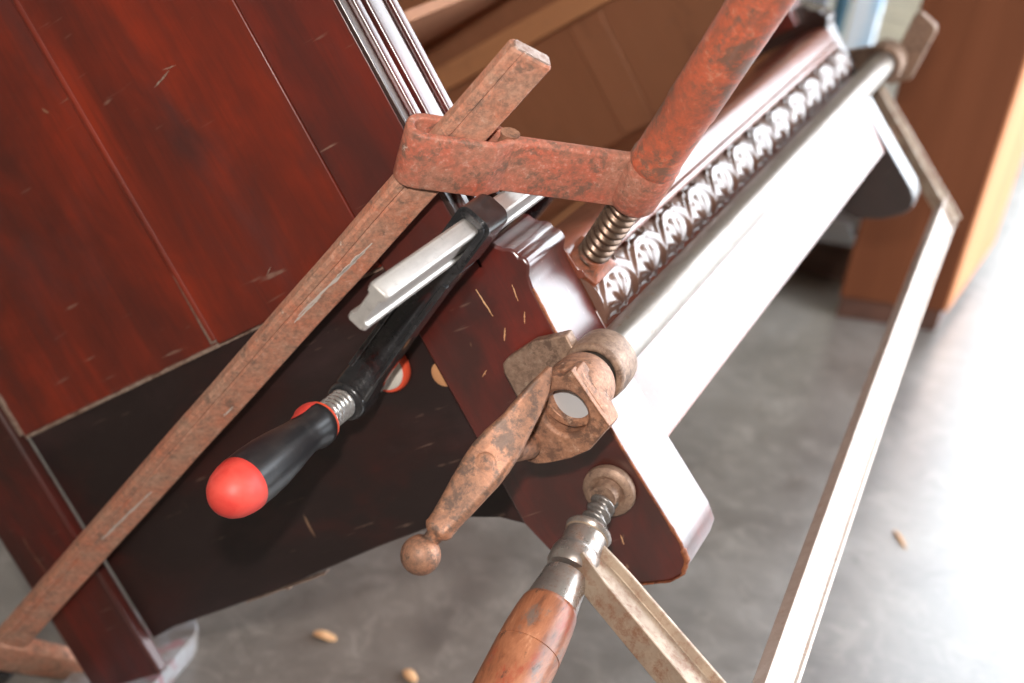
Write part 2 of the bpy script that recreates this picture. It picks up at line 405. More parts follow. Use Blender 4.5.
# carved moulding: palmettes between C scrolls on a convex section
def carve_h(y, q):
    """y along in periods, q across 0..1 -> relief height 0..1"""
    u = (y % 1.0) - .5
    x = u*1.35; v = q - .12
    r = math.hypot(x, v); th = math.atan2(x, max(v, 1e-4))
    h = 0
    if r < .56:
        rib = .5 + .5*math.cos(th*11.0)
        env = max(0, 1 - (r/.56)**4)
        h = env*(.35 + .65*rib*min(1, r/.16))
        h += .6*math.exp(-(r/.09)**2)
    # scroll border
    h += .95*math.exp(-((r-.66)/.055)**2)
    h += .45*math.exp(-((r-.80)/.04)**2)
    # curled volutes at top
    for sx in (-.28, .28):
        rr = math.hypot(x-sx, q-.84)
        h += .8*math.exp(-((rr-.085)/.035)**2) + .6*math.exp(-(rr/.03)**2)
    # beads along the foot
    bb = math.hypot(((y*4) % 1.0 - .5)*.33, q-.03)
    h += .5*math.exp(-(bb/.06)**2)
    return min(h, 1.3)
cm = MB(); NY, NQ = 760, 44
Y0, Y1, PER = .056, .752, .0575
vs = []
for i in range(NY+1):
    y = Y0 + (Y1-Y0)*i/NY
    for j in range(NQ+1):
        q = j/NQ
        ang = math.radians(-62 + 124*q)
        cs, ct = -.006, .0045
        R = .0185
        h = .0040*carve_h((y-Y0)/PER, q) - .001
        fall = min(1, i/2, (NY-i)/2)
        rr = R + h*fall
        vs.append(V((cs + math.cos(ang)*rr*.72, y, ct + math.sin(ang)*rr)))
fs = [(i*(NQ+1)+j, (i+1)*(NQ+1)+j, (i+1)*(NQ+1)+j+1, i*(NQ+1)+j+1) for i in range(NY) for j in range(NQ)]
cm.add(vs, fs + [tuple(range(NQ+1)), tuple(range(NY*(NQ+1)+NQ, NY*(NQ+1)-1, -1))])
we = MB(); rings = []
wpts = [(.0005,.036),(0,0),(.003,-.08),(.008,-.150),(.006,-.163),(-.002,-.1715),(-.012,-.1735),(-.035,-.170),(-.061,-.1595)]
for i, (s, t_) in enumerate(wpts[:-1]):
    s1, t1 = wpts[i+1]
    for k in range(14):
        f = k/14; ss, tt = s+(s1-s)*f, t_+(t1-t_)*f
        r = .0009 + .0010*max(0, noise.noise(V((ss*300, tt*160, 4)))) + (.0012 if tt < -.155 else 0)
        rings.append([V((ss-.0007 + r*math.cos(2*PI*j/8), .0008 + r*math.sin(2*PI*j/8), tt)) for j in range(8)])
we.loft(rings)
part('worn_edge', we, M['wornedge'], ch, label='worn bare edge of the near foot', ang=80)
part('carved_moulding', cm, M['carve'], ch, ang=60)
# front rail, floor of the case, back, far side, drawer runners
part('front_rail', MB().bx(-.075, -.045, .02, .76, .024, .047), M['runner'], ch, .001)
part('bottom_board', MB().bx(-.50, -.075, .022, .765, .020, .032), M['inner'], ch)
part('back_panel', MB().bx(-.50, -.488, .022, .765, .032, .46), M['inner_t'], ch)
fp = part('far_side_panel', MB().bx(-.488, -.03, .753, .77, .032, .46), M['inner_t'], ch)
part('batten', MB().bx(-.262, -.218, .745, .753, .034, .174), M['inner_t'], fp, .002, root=ch)
part('drawer_runner', MB().bx(-.488, -.03, .722, .753, .176, .204), M['runner'], ch, .001)
part('dust_board', MB().bx(-.488, -.19, .24, .753, .236, .246), M['inner'], ch, .001)
part('far_stile', MB().bx(-.075, -.022, .735, .785, .06, .46), M['foot'], ch, .001)

# ================================================================ BIG RUSTY RED CLAMP
ua = V((.514, .622, -.591)).normalized()          # arm direction
wb_ = V((.954, 0, .300)).normalized()             # bar direction
ab = (ua - wb_*ua.dot(wb_)).normalized()          # width axis of the bar
eb = ab.cross(wb_); eb = eb if eb.y < 0 else -eb  # thickness axis (towards the viewer)
B0 = V((.0075, -.0300, .1345))
rc = thing('bar_clamp', (-.62, -.03, -.06), 'long rusty red flat-bar clamp lying across the chest side', 'clamp')
sec = [(-.0135,.003),(-.0115,.0052),(-.0075,.0052),(-.0062,.0040),(-.0050,.0052),(.0125,.0052),(.0140,.0035),(.0140,-.0040),(.0125,-.0052),(-.0120,-.0052),(-.0135,-.0035)]
bar = MB()
rings = []
for k in range(41):
    L = -.680 + (.085+.680)*k/40
    wob = .0006*noise.noise(V((L*14, 3, 1)))
    rings.append((B0 + wb_*L + ab*wob, ab, eb, sec))
rings.append((B0 + wb_*.0862, ab, eb, [(x*.93, y*.86) for x, y in sec]))
bar.sweep(rings)
barb = part('bar', bar, M['redbar'], rc, ang=30)
part('bar_end', MB().sweep([(B0+wb_*.0855, ab, eb, [(x*.90, y*.82) for x, y in sec]), (B0+wb_*.0872, ab, eb, [(x*.86, y*.72) for x, y in sec])]), M['cut'], barb, root=rc, label='bare cut end of the bar')
def sliver(mb, p, along, across, nrm, L, w, seed):
    # ragged raised fleck of paint or bare wood
    n = 12; top = []; bot = []
    for i in range(n+1):
        k = i/n; x = (k-.5)*L
        h = w*(.25 + .75*math.sin(PI*min(1, .04+.92*k)))*(.55+.6*noise.noise(V((k*9, seed, 3))))
        o = w*.5*noise.noise(V((k*5, seed, 8)))
        top.append(p + along*x + across*(o+max(h, w*.08))); bot.append(p + along*x + across*(o-max(h, w*.08)))
    ring = top + bot[::-1]
    mb.prism([q for q in ring], nrm*.0005)
for L_, a_, ln_, w_, sd_ in ((-.118, -.0005, .080, .0016, 1), (-.100, .0005, .030, .0024, 2), (-.150, -.001, .030, .0012, 3), (-.415, .001, .070, .0014, 4), (-.440, -.0005, .030, .0018, 5), (-.268, .006, .012, .0010, 6)):
    sm1 = MB(); sliver(sm1, B0 + wb_*L_ + ab*a_ + eb*.0051, (wb_+ab*.06).normalized(), ab, eb, ln_, w_, sd_)
    part('paint_scratch', sm1, M['scratch'], barb, root=rc, label='white paint scratch')
# fixed jaw behind the back post
J0 = B0 + wb_*(-.662)
part('fixed_jaw', MB().sweep([(J0+ab*(-.02)+wb_*.0, wb_, eb, rrect(.022,.008,.004)), (J0+ab*.03, wb_, eb, rrect(.022,.007,.004)), (J0+ab*.09, wb_, eb, rrect(.0155,.0065,.004)), (J0+ab*.15, wb_, eb, rrect(.012,.006,.004))]), M['redbar'], rc)
part('jaw_collar', MB().sweep([(J0-wb_*.020, ab, eb, rrect(.021,.011,.004)), (J0-wb_*.052, ab, eb, rrect(.021,.011,.004))]), M['enamel'], rc, .001, label='dark collar at the lower end')
# sliding arm: a strap bent round the bar, its ends welded and running on as the arm
pad = V((.0015, .070, .0255))
boss = V((.0784, .0409, .0626))
Hd = (V((.2336, -.0225, .1397)) - boss).normalized()
ua2 = (boss - B0); AL = ua2.length; ua2.normalize()
ws = (wb_ - ua2*wb_.dot(ua2)).normalized()
es = ua2.cross(ws); es = es if es.y < 0 else -es
def strap(path, hw, th, mb):
    """path: list of (a, e) in the plane of the loop; strip of width 2*hw along ws"""
    n = len(path); rings = []
    for i, (a, e) in enumerate(path):
        p = V((a, e)); q0 = V(path[max(0, i-1)]); q1 = V(path[min(n-1, i+1)])
        tg = (q1-q0).normalized(); nn = V((-tg.y, tg.x))
        c = B0 + ua2*a + es*e
        N = (ua2*nn.x + es*nn.y)
        rings.append([c + N*x + ws*y for x, y in rrect(th, hw, th*.6, 3)])
    mb.loft(rings)
loop = []
for i in range(6): loop.append((.0375 - i*.002, .0020 + .0062*i/5))
for i in range(5): loop.append((.024 - .036*i/4, .0084))
for i in range(9):
    a = math.radians(90 + 180*(i+1)/10); loop.append((-.0135 + .0088*math.cos(a), .0084*math.sin(a)))
for i in range(5): loop.append((-.012 + .036*i/4, -.0084))
for i in range(6): loop.append((.0275 + i*.002, -.0084 + .0062*i/5))
lm = MB(); strap(loop, .0200, .0025, lm)
arm_o = part('sliding_arm', MB(), None, rc) if False else None
amb = MB()
armp = [(.034, -.0005), (.05, 0), (.08, 0), (.105, 0), (AL-.004, 0)]
n = len(armp)
rings = []
for a, e in armp:
    c = B0 + ua2*a; hw = .0195 if a < .04 else .0200
    rings.append([c + es*x + ws*y for x, y in rrect(.0038, hw, .0026, 3)])
amb.loft(rings)
# boss round the screw
amb.lathe(boss - Hd*.020, Hd, [(0, .010), (.002, .0140), (.006, .0160), (.034, .0162), (.040, .0150)], 32)
arm = part('sliding_arm', amb, M['redrust'], rc, ang=50)
part('loop_strap', lm, M['redrust'], arm, root=rc, ang=50)
wm = MB(); rings = []
for i in range(13):
    y = -.0195 + .041*i/12
    r = .0042 + .0012*noise.noise(V((y*300, 2, 2)))
    rings.append([B0 + ua2*(.036 + r*1.3*math.cos(2*PI*j/12)) + es*(-.002 + r*math.sin(2*PI*j/12)) + ws*y for j in range(12)])
wm.loft(rings)
part('weld_bead', wm, M['cast'], arm, root=rc, ang=80)
# screw and pad
sd = (boss - pad).normalized()
part('screw', MB().thread(pad + sd*.006, sd, (boss-pad).length-.012, .0092, .0066, .0017), M['threadbrown'], rc, ang=80)
px = sd.cross(V((0, 1, 0))).normalized(); py = sd.cross(px).normalized()
pm = MB().sweep([(pad+sd*.0, px, py, rrect(.0145,.0125,.002)), (pad+sd*.005, px, py, rrect(.0150,.0130,.002)), (pad+sd*.008, px, py, rrect(.0115,.0105,.004)), (pad+sd*.014, px, py, rrect(.0098,.0098,.0095))])
part('swivel_pad', pm, M['padrust'], rc, .0006)
hp = [(0, .0152), (.004, .0158), (.006, .0148), (.05, .0146), (.054, .0152), (.10, .0150), (.16, .0153), (.235, .0150), (.25, .0146), (.256, .011)]
part('handle', MB().lathe(boss + Hd*.019, Hd, hp, 36), M['redpaint'], rc, ang=40)

# ================================================================ SMALL BLACK CLAMP
bc = thing('bar_clamp', (.017, -.03, .091), 'small black clamp with red and black plastic handle and pale bar', 'clamp')
uu = V((-.917, 0, -.398)).normalized(); vv = V((-.398, 0, .917))
bo = V((.0045, 0, .0868)); so = V((-.135, 0, .0247))
isec = [(-.0145,.0045),(-.0135,.0060),(-.0095,.0060),(-.0082,.0040),(.0082,.0040),(.0095,.0060),(.0135,.0060),(.0145,.0045),(.0145,-.0045),(.0135,-.0060),(.0095,-.0060),(.0082,-.0040),(-.0082,-.0040),(-.0095,-.0060),(-.0135,-.0060),(-.0145,-.0045)]
isec = [(x, y) for x, y in isec]
bm_ = MB().sweep([(bo+V((0,-.1560,0)), uu, vv, [(x*.93, y*.8) for x, y in isec]), (bo+V((0,-.1540,0)), uu, vv, isec), (bo+V((0,.104,0)), uu, vv, isec), (bo+V((0,.106,0)), uu, vv, [(x*.9, y*.8) for x, y in isec])])
part('bar', bm_, M['alu'], bc, .0004, ang=30)
# sliding arm: ring round the bar, tapering web, threaded boss
am = MB()
# ring as four walls, long in d
def ringwall(hx, hy, th, d0, d1):
    out = rrect(hx, hy, .006, 4); inn = rrect(hx-th, hy-th, .003, 4)
    A = [bo + V((0, d0, 0)) + uu*x + vv*y for x, y in out]; Bq = [bo + V((0, d0, 0)) + uu*x + vv*y for x, y in inn]
    A2 = [p + V((0, d1-d0, 0)) for p in A]; B2 = [p + V((0, d1-d0, 0)) for p in Bq]
    am.loft([A, A2, B2, Bq], caps=False, closed=True)
ringwall(.0210, .0115, .0050, -.052, -.028)
ringwall(.0195, .0100, .0035, -.055, -.024)
arml = (so-bo).length
def asec(hd, hv, r): return rrect(hd, hv, r, 4)
yy = V((0, 1, 0))
am.sweep([(bo+uu*.0185+yy*(-.040), yy, vv, asec(.012,.0112,.004)), (bo+uu*.04+yy*(-.039), yy, vv, asec(.0125,.0098,.004)), (bo+uu*.08+yy*(-.038), yy, vv, asec(.0125,.0100,.004)),
          (bo+uu*.12+yy*(-.036), yy, vv, asec(.0120,.0112,.004)), (bo+uu*(arml-.008)+yy*(-.035), yy, vv, asec(.0115,.0128,.005)), (bo+uu*(arml+.010)+yy*(-.035), yy, vv, asec(.010,.011,.006))])
am.lathe(so+yy*(-.049), yy, [(0, .0110), (.001, .0128), (.004, .0138), (.020, .0138), (.026, .0125)], 28)
ba = part('sliding_arm', am, M['enamel'], bc, ang=50)
lip = MB()
for sg in (-1, 1):
    lip.sweep([(bo+uu*.03+vv*(.0090*sg)+yy*(-.0515), yy, vv, rrect(.0020,.0018,.001)), (bo+uu*.08+vv*(.0088*sg)+yy*(-.0505), yy, vv, rrect(.0022,.0018,.001)), (bo+uu*.125+vv*(.0092*sg)+yy*(-.0480), yy, vv, rrect(.0020,.0018,.001))])
part('rib', lip, M['enamel'], ba, root=bc, ang=50)
part('spindle', MB().thread(so+yy*(-.005), -yy, .080, .0092, .0042, .0007), M['steel'], bc, ang=80)
pd = part('pad', MB().lathe(so+yy*(.0100), -yy, [(0, .0150), (.004, .0155), (.008, .0140), (.010, .0085), (.013, .0080)], 36), M['white'], bc)
part('pad_rim', MB().lathe(so+yy*(.0098), -yy, [(0, .0165), (.001, .0172), (.005, .0172), (.0068, .0160)], 36), M['orange'], pd, root=bc, label='orange rim')
# handle
h0 = so + yy*(-.0755)
hpro = [(0, .0095), (.001, .0128), (.004, .0146), (.009, .0146), (.015, .0128), (.021, .0122), (.030, .0132), (.042, .0150), (.056, .0166), (.070, .0173), (.083, .0172)]
hd = part('handle', MB().lathe(h0, -yy, hpro, 40), M['black'], bc)
cap = [(.0829, .0171), (.0831, .0173), (.089, .0168), (.095, .0155), (.100, .0132), (.104, .0098), (.1065, .0055), (.1072, .0012)]
part('end_cap', MB().lathe(h0, -yy, cap, 40), M['red'], hd, root=bc, label='red rounded end cap', ang=60)
part('flange', MB().lathe(h0, -yy, [(-.0012, .0088), (-.001, .0126), (.0003, .0136), (.0014, .0134)], 40), M['orange'], hd, root=bc, label='orange edge at the thread')
# red inlay on the neck
inl = MB(); rows = []
prf = hpro
def rad(x):
    for (x0, r0), (x1, r1) in zip(prf, prf[1:]):
        if x0 <= x <= x1: return r0 + (r1-r0)*(x-x0)/(x1-x0)
    return prf[-1][1]
au = V((0, 0, 1)); aw = V((1, 0, 0))
vs = []; NI, NJ = 14, 12
for i in range(NI+1):
    x = .0035 + .019*i/NI
    half = math.radians(30)*math.sin(PI*min(1, (.06+.94*(1-i/NI)))*.5)**.8 if i else math.radians(27)
    c0 = math.radians(86)
    for j in range(NJ+1):
        a = c0 + half*(2*j/NJ-1)
        vs.append(h0 - yy*x + (aw*math.cos(a)*-1*-1 + au*math.sin(a))*(rad(x)+.0005))
inl.add(vs, [(i*(NJ+1)+j, (i+1)*(NJ+1)+j, (i+1)*(NJ+1)+j+1, i*(NJ+1)+j+1) for i in range(NI) for j in range(NJ)])
ino = part('inlay', inl, M['red'], hd, root=bc, label='red inlay on the neck', ang=60)
# fixed jaw inside the case
part('fixed_jaw', MB().sweep([(bo+uu*(-.012)+yy*.083, yy, vv, rrect(.010,.0095,.004)), (bo+uu*.02+yy*.085, yy, vv, rrect(.011,.0095,.004)), (bo+uu*.08+yy*.085, yy, vv, rrect(.010,.008,.004)), (bo+uu*.15+yy*.085, yy, vv, rrect(.009,.008,.004))]).lathe(bo+uu*.152+yy*.080, -yy, [(0,.010),(.02,.010),(.050,.012)], 24), M['enamel'], bc)

# bare flecks in the varnish of the foot and the panel
Z3 = V((0,0,1)); X3 = V((1,0,0))
for s_, t_, ln_, w_, an_, sd_ in ((-.036, .040, .020, .0008, -85, 11), (-.0125, .038, .011, .0006, -100, 12), (-.0150, .0215, .008, .0006, 60, 13), (-.034, .0165, .009, .0008, 55, 14), (-.062, -.002, .006, .0006, 30, 15), (-.030, -.137, .007, .0007, 80, 16), (-.058, -.060, .006, .0006, 20, 17)):
    a_ = math.radians(an_); d1 = X3*math.cos(a_) + Z3*math.sin(a_); d2 = X3*-math.sin(a_) + Z3*math.cos(a_)
    fm1 = MB(); sliver(fm1, V((s_, .0003, t_)), d1, d2, V((0,-1,0)), ln_, w_, sd_)
    part('bare_fleck', fm1, M['chip'], ch, label='bare wood fleck in the foot varnish')
for s_, t_, ln_, w_, an_, sd_ in ((-.176, .2605, .018, .0011, 12, 21), (-.166, .2640, .012, .0006, -10, 22), (-.178, .118, .008, .0006, 30, 23)):
    a_ = math.radians(an_); d1 = X3*math.cos(a_) + Z3*math.sin(a_); d2 = X3*-math.sin(a_) + Z3*math.cos(a_)
    fm2 = MB(); sliver(fm2, V((s_, .0014, t_)), d1, d2, V((0,-1,0)), ln_, w_, sd_)
    part('bare_fleck', fm2, M['raw_lit'], pb, root=ch, label='pale scuff on the middle board')

# ================================================================ PIPE CLAMP
pc = thing('pipe_clamp', (.018, 0, -.023), 'long galvanised pipe clamp with rusty crank handle along the white-lit front', 'clamp')
ax = V((.0185, 0, -.0235))
RO, RI = .0134, .0108
pm = MB()
n = 40
def circ(r, d, c=ax): return [c + V((math.cos(2*PI*j/n)*r, d, math.sin(2*PI*j/n)*r)) for j in range(n)]
pm.loft([circ(RO, -.040), circ(RO, .872), circ(RI, .872), circ(RI, .3), circ(RI, -.040)], caps=False, closed=True)
part('pipe', pm, M['zinc'], pc)
# near jaw: ring on the pipe and a flat plate against the red end
jm = MB()
jm.loft([circ(.0180, -.016), circ(.0198, -.0145), circ(.0204, -.004), circ(.0200, .008), circ(.0185, .010), circ(.0140, .010), circ(.0140, -.010), circ(.0150, -.016)], caps=False, closed=True)
pl = [(.012, .004), (-.012, .0075), (-.034, .0040), (-.0395, .0015), (-.0415, -.004), (-.0418, -.030), (-.038, -.0345), (-.03, -.036), (.012, -.040)]
jm.prism([(s, -.0105, t_) for s, t_ in pl], (0, .0095, 0))
part('jaw_plate', jm, M['jaw'], pc, .0012)
# head casting: barrel and end plate with the pipe bore
hm = MB()
hm.loft([circ(.0140, -.024), circ(.0182, -.024), circ(.0194, -.027), circ(.0200, -.036), circ(.0196, -.046), circ(.0185, -.050), circ(.0140, -.050)], caps=False, closed=True)
# plate outline in (s, t) at d = -.05, ring of points matched to the bore
outl = [(.038, -.047), (.034, -.0475), (.029, -.0500), (.016, -.0560), (.002, -.0570), (-.014, -.0555), (-.026, -.0525), (-.0285, -.047), (-.027, -.036), (-.016, -.024), (-.004, -.014), (.008, -.0068), (.019, -.0055), (.0245, -.0085), (.031, -.0060), (.0345, -.0075), (.0365, -.020), (.0385, -.036)]
cxp = V((.0140, -.0295)); N2 = 54
def out_at(a):
    best = None
    dx, dy = math.cos(a), math.sin(a)
    for (x0, y0), (x1, y1) in zip(outl, outl[1:]+outl[:1]):
        ex, ey = x1-x0, y1-y0; den = dx*ey - dy*ex
        if abs(den) < 1e-12: continue
        tt = ((x0-cxp.x)*ey - (y0-cxp.y)*ex)/den; uu_ = ((x0-cxp.x)*dy - (y0-cxp.y)*dx)/den
        if tt > 0 and -1e-6 <= uu_ <= 1+1e-6 and (best is None or tt > best): best = tt
    return best
angs = [2*PI*j/N2 for j in range(N2)]
def ring2(k, d, scale=None):
    r = []
    for a in angs:
        R = out_at(a)*k if scale is None else scale
        r.append(V((cxp.x + math.cos(a)*R, d, cxp.y + math.sin(a)*R)))
    return r
hm.loft([ring2(.9, -.040), ring2(1, -.043), ring2(1, -.053), ring2(.97, -.0555), ring2(0, -.0554, .0158), ring2(0, -.0535, .0140), ring2(0, -.046, .0134), ring2(0, -.040, .0134)], caps=False, closed=True)
part('bore_disc', MB().lathe(V((.0140, -.0435, -.0295)), V((-.12, -1, .18)), [(0, .0128), (.002, .0132), (.0025, .0130)], 36), M['plug'], pc, label='matt grey disc inside the round hole')  # flat grey disc set inside the bore
# raised fin on the front side
fin = [(.0330, -.0060), (.0342, -.0150), (.0360, -.030), (.0380, -.0450)]
hm.loft([[V((s-.0010, -.052, t_)), V((s+.0008, -.052, t_)), V((s+.0008, -.0585, t_)), V((s-.0002, -.0585, t_))] for s, t_ in fin])
hd_ = part('head_casting', hm, M['cast'], pc, .0005, ang=40)
# crank handle: a flat bar twisted at the top, with neck and ball
cpts = [(.0225,-.0590,.0005, .0012,.0016), (.0195,-.0620,-.0030, .0040,.0021), (.0150,-.0668,-.0070, .0066,.0026), (.0080,-.0750,-.0125, .0084,.0031), (.0000,-.0838,-.0182, .0098,.0036), (-.0085,-.0930,-.0232, .0124,.0042), (-.0155,-.0995,-.0272, .0134,.0047), (-.0225,-.1055,-.0315, .0130,.0050), (-.0310,-.1130,-.0366, .0114,.0052), (-.0395,-.1200,-.0418, .0098,.0054), (-.0450,-.1242,-.0449, .0088,.0056), (-.0485,-.1272,-.0470, .0084,.0062), (-.0500,-.1285,-.0480, .0088,.0070), (-.0515,-.1297,-.0489, .0074,.0062), (-.0530,-.1309,-.0498, .0050,.0048), (-.0555,-.1329,-.0513, .0048,.0048)]
rings = []
for i, (s, d, t_, hw, th) in enumerate(cpts):
    c = V((s, d, t_)); q0 = V(cpts[max(0,i-1)][:3]); q1 = V(cpts[min(len(cpts)-1,i+1)][:3]); tg = (q1-q0).normalized()
    face = V((.42, -.80, .42))
    if i < 6:
        k = i/6.0; face = V((.95, -.15, -.30)).lerp(V((.42,-.80,.42)), k**1.0)
    u_ = face.cross(tg).normalized(); n_ = tg.cross(u_).normalized()
    rings.append((c, u_, n_, rrect(hw, th, min(hw, th)*.8, 4)))
cm_ = MB().sweep(rings)
bc_ = V((-.0625, -.1385, -.0556)); bdir = (bc_ - V(cpts[-1][:3])).normalized()
crk = part('crank_handle', cm_, M['crank'], pc, ang=60)
part('ball', MB().lathe(bc_ - bdir*.0116, bdir, [(.0116-.0116*math.cos(PI*i/16), .0116*math.sin(PI*i/16)) for i in range(17)], 32), M['crank'], crk, root=pc, ang=80)
part('rivet', MB().lathe(V((-.0185, -.1020, -.0290))+V((.42,-.80,.42)).normalized()*.0045, V((.42,-.80,.42)), [(0,.0068),(.0003,.0064),(.0005,.0050)], 20), M['crank'], crk, root=pc, ang=60)
# pin joining crank and casting
part('crank_pin', MB().lathe(V((-.0185,-.056,-.040)), V((-.05,-.9,.35)), [(0,.0085),(.03,.0085),(.034,.006)], 20), M['crank'], pc)
# tail stop on the far end
tm = MB()
tm.loft([circ(.0185, .816), circ(.0215, .819), circ(.0215, .845), circ(.0185, .848), circ(.0138, .848), circ(.0138, .816)], caps=False, closed=True)
tm.prism([(s, .816, t_) for s, t_ in [(.030,-.006),(-.030,.012),(-.042,.004),(-.042,-.030),(-.030,-.042),(.03,-.044)]], (0,.010,0))
tm.prism([(s, .850, t_) for s, t_ in [(.004,-.036),(.020,-.028),(.064,.007),(.070,.006),(.078,-.014),(.076,-.020),(.030,-.056),(.006,-.052)]], (0,.012,0))
part('tail_stop', tm, M['jaw'], pc, .0015)

# ================================================================ I-BEAM CLAMP WITH WOODEN HANDLE
ic = thing('bar_clamp', (.03, -.06, -.23), 'long steel I-beam clamp with weathered wooden handle below the crank', 'clamp')
pa = V((-.018, 0, -.101))
sx = V((-.2107, -.9327, -.2927)).normalized()      # the screw axis leans a little
part('pad', MB().lathe(pa+yy*(-.0005), -yy, [(0,.0165),(.003,.0176),(.006,.0172),(.008,.0150),(.0085,.0125),(.0068,.0100),(.010,.0085),(.014,.0082)], 36), M['jaw'], ic)
part('screw', MB().thread(pa+sx*.010, sx, .060, .0072, .0066, .0017), M['threadgrey'], ic, ang=80)
bm2 = MB().lathe(pa+sx*.036, sx, [(0,.0090),(.0,.0136),(.002,.0150),(.0045,.0142),(.0055,.0130),(.018,.0130),(.0195,.0146),(.024,.0152),(.030,.0146),(.032,.0120),(.026,.0095)], 36)
# I-beam arm
A0 = V((-.027,-.052,-.113)); A1 = V((.0330,-.088,-.2340))
adir = (A1 - A0).normalized()
sdir = V((1,0,0)); sdir = (sdir - adir*sdir.dot(adir)).normalized(); ddir = adir.cross(sdir).normalized()
if ddir.y > 0: ddir = -ddir
def ibeam(h, f, tw, tf):
    return [(-f,-h),(f,-h),(f,-h+tf),(tw,-h+tf*1.6),(tw,h-tf*1.6),(f,h-tf),(f,h),(-f,h),(-f,h-tf),(-tw,h-tf*1.6),(-tw,-h+tf*1.6),(-f,-h+tf)]
bm2.sweep([(A0 + adir*.006, sdir, ddir, ibeam(.0125,.0085,.0028,.0028)), (A0+adir*.03, sdir, ddir, ibeam(.0150,.0085,.0028,.0028)), (A1+adir*.02, sdir, ddir, ibeam(.0170,.0085,.0028,.0028))])
sa = part('screw_arm', bm2, M['iarm'], ic, .0005, ang=40)
part('collar', MB().lathe(pa+sx*.0355, sx, [(0,.0098),(0,.0140),(.002,.0153),(.0045,.0146),(.0056,.0134),(.0175,.0134),(.019,.0148),(.022,.0156),(.030,.0156),(.033,.0140),(.0335,.0105)], 40), M['steel2'], sa, root=ic, label='grey steel collar round the screw')
fe = pa + sx*.0715
hnd = part('handle', MB().lathe(fe+sx*.0225, sx, [(0,.0150),(.0005,.0164),(.004,.0178),(.012,.0188),(.022,.0196),(.034,.0200),(.0342,.0195),(.0352,.0195),(.0355,.0200),(.07,.0200),(.10,.0190),(.13,.0165),(.142,.0120),(.146,.004)], 44), M['handlewood'], ic, ang=50)
part('ferrule', MB().lathe(fe, sx, [(0,.0080),(.0,.0128),(.001,.0140),(.012,.0152),(.0245,.0166),(.025,.0150)], 40), M['steel2'], hnd, root=ic, label='grey steel ferrule')
# long I-beam bar
Bn, Bf = V((.0510,-.130,-.239)), V((.006,.846,-.209))
bdirn = (Bf-Bn).normalized()
def ibar_pt(k):
    p = Bn.lerp(Bf, k); bow = 4*k*(1-k)
    return p + V((.000, 0, .004))*bow
rings = []
tsec = V((0,0,1)); tsec = (tsec - bdirn*tsec.dot(bdirn)).normalized(); ssec = tsec.cross(bdirn)
rot = math.radians(0)
for k in range(21):
    rings.append((ibar_pt(k/20), ssec, tsec, ibeam(.0148,.0048,.0026,.0026)))
part('bar', MB().sweep(rings), M['ibar'], ic, .0005, ang=40)
F0 = V((.006, .838, -.209)); F1 = V((-.006,.838,-.050)); fd = (F1-F0).normalized()
part('fixed_jaw', MB().sweep([(F0-fd*.016, V((1,0,0)), V((0,1,0)), ibeam(.0150,.0075,.003,.003)), (F0+fd*.08, V((1,0,0)), V((0,1,0)), ibeam(.0140,.0075,.003,.003)), (F1, V((1,0,0)), V((0,1,0)), ibeam(.0120,.0075,.003,.003))]), M['iarm'], ic, .0005)
part('jaw_pad', MB().lathe(V((-.016,.826,-.10)), -yy, [(0,.012),(.004,.014),(.0105,.014)], 24), M['jaw'], ic)

# ================================================================ BACKGROUND
# brown pedestal: face towards the viewer, long side towards the doorway
pw = V((.137, .056, 0)).normalized(); pdv = V((.05, .62, 0)); pdv = (pdv - pw*0).normalized()
PX = CAM_H/.85
p0 = V((-.230, 1.807, 0)); p0.xy = p0.xy*PX
p1 = V((-.093, 1.863, 0)); p1.xy = p1.xy*PX
p2 = V((-.074, 2.145, 0)); p2.xy = p2.xy*PX
dl = (p2-p1).normalized(); 
dep = dl*.34
pe = thing('pedestal', (p0+p1+dep)/2, 'tall brown wooden pedestal standing on the floor behind the chest', 'pedestal', tilted=False)
zz = V((0,0,1))
body = MB().prism([p0+zz*.035, p1+zz*.035, p1+dep+zz*.035, p0+dep+zz*.035], zz*1.15)
part('body', body, M['pedestal'], pe, .003)
nn_ = (p1-p0).normalized()
part('daylit_side', MB().prism([p1+zz*.035-dl*-.002, p1+nn_*.004+zz*.035+dl*.002, p1+nn_*.004+dep+zz*.035, p1+dep+zz*.035], zz*1.15), M['pedlit'], pe, .001, label='lighter orange side with daylight painted into its colour')  # added thin skin that carries the painted daylight of this side
ins = (p1-p0).normalized()*.004; ind = dl*.006
part('plinth', MB().prism([p0+ins*.5+ind, p1-ins+ind, p1-ins+dep-ind, p0+ins*.5+dep-ind], zz*.036), M['plinth'], pe, .001)

bl = MB().box((-.34, 2.12, .03), (.065,.02,0), (-.02,.05,0), (0,0,.03))
single('wood_block', bl, M['block'], 'dark wooden block lying on the floor left of the brown pedestal', 'block', (-.34,2.12,0), .004)
# crumpled pale plastic sheet on the floor
cl = MB(); NG = 26
t = NT('pale_plastic_sheet'); M['sheet'] = t.set(Base_Color=lin(176, 178, 182), Roughness=.35)
vs = []
for i in range(NG+1):
    for j in range(NG+1):
        x = (i/NG-.5)*.20; y = (j/NG-.5)*.24
        r = max(0, 1-(x/.10)**4)*max(0, 1-(y/.12)**4)
        z = .012 + r*(.075 + .055*noise.noise(V((x*22, y*22, 3))) + .03*noise.noise(V((x*60, y*60, 9))))
        vs.append(V((-.35 + x + .02*noise.noise(V((y*20,1,1))), 2.38 + y, max(.003, z))))
cl.add(vs, [(i*(NG+1)+j, (i+1)*(NG+1)+j, (i+1)*(NG+1)+j+1, i*(NG+1)+j+1) for i in range(NG) for j in range(NG)])
so_ = single('plastic_sheet', cl, M['sheet'], 'crumpled pale plastic sheet on the floor behind the dark block', 'sheet', (-.35,2.38,0), ang=70)
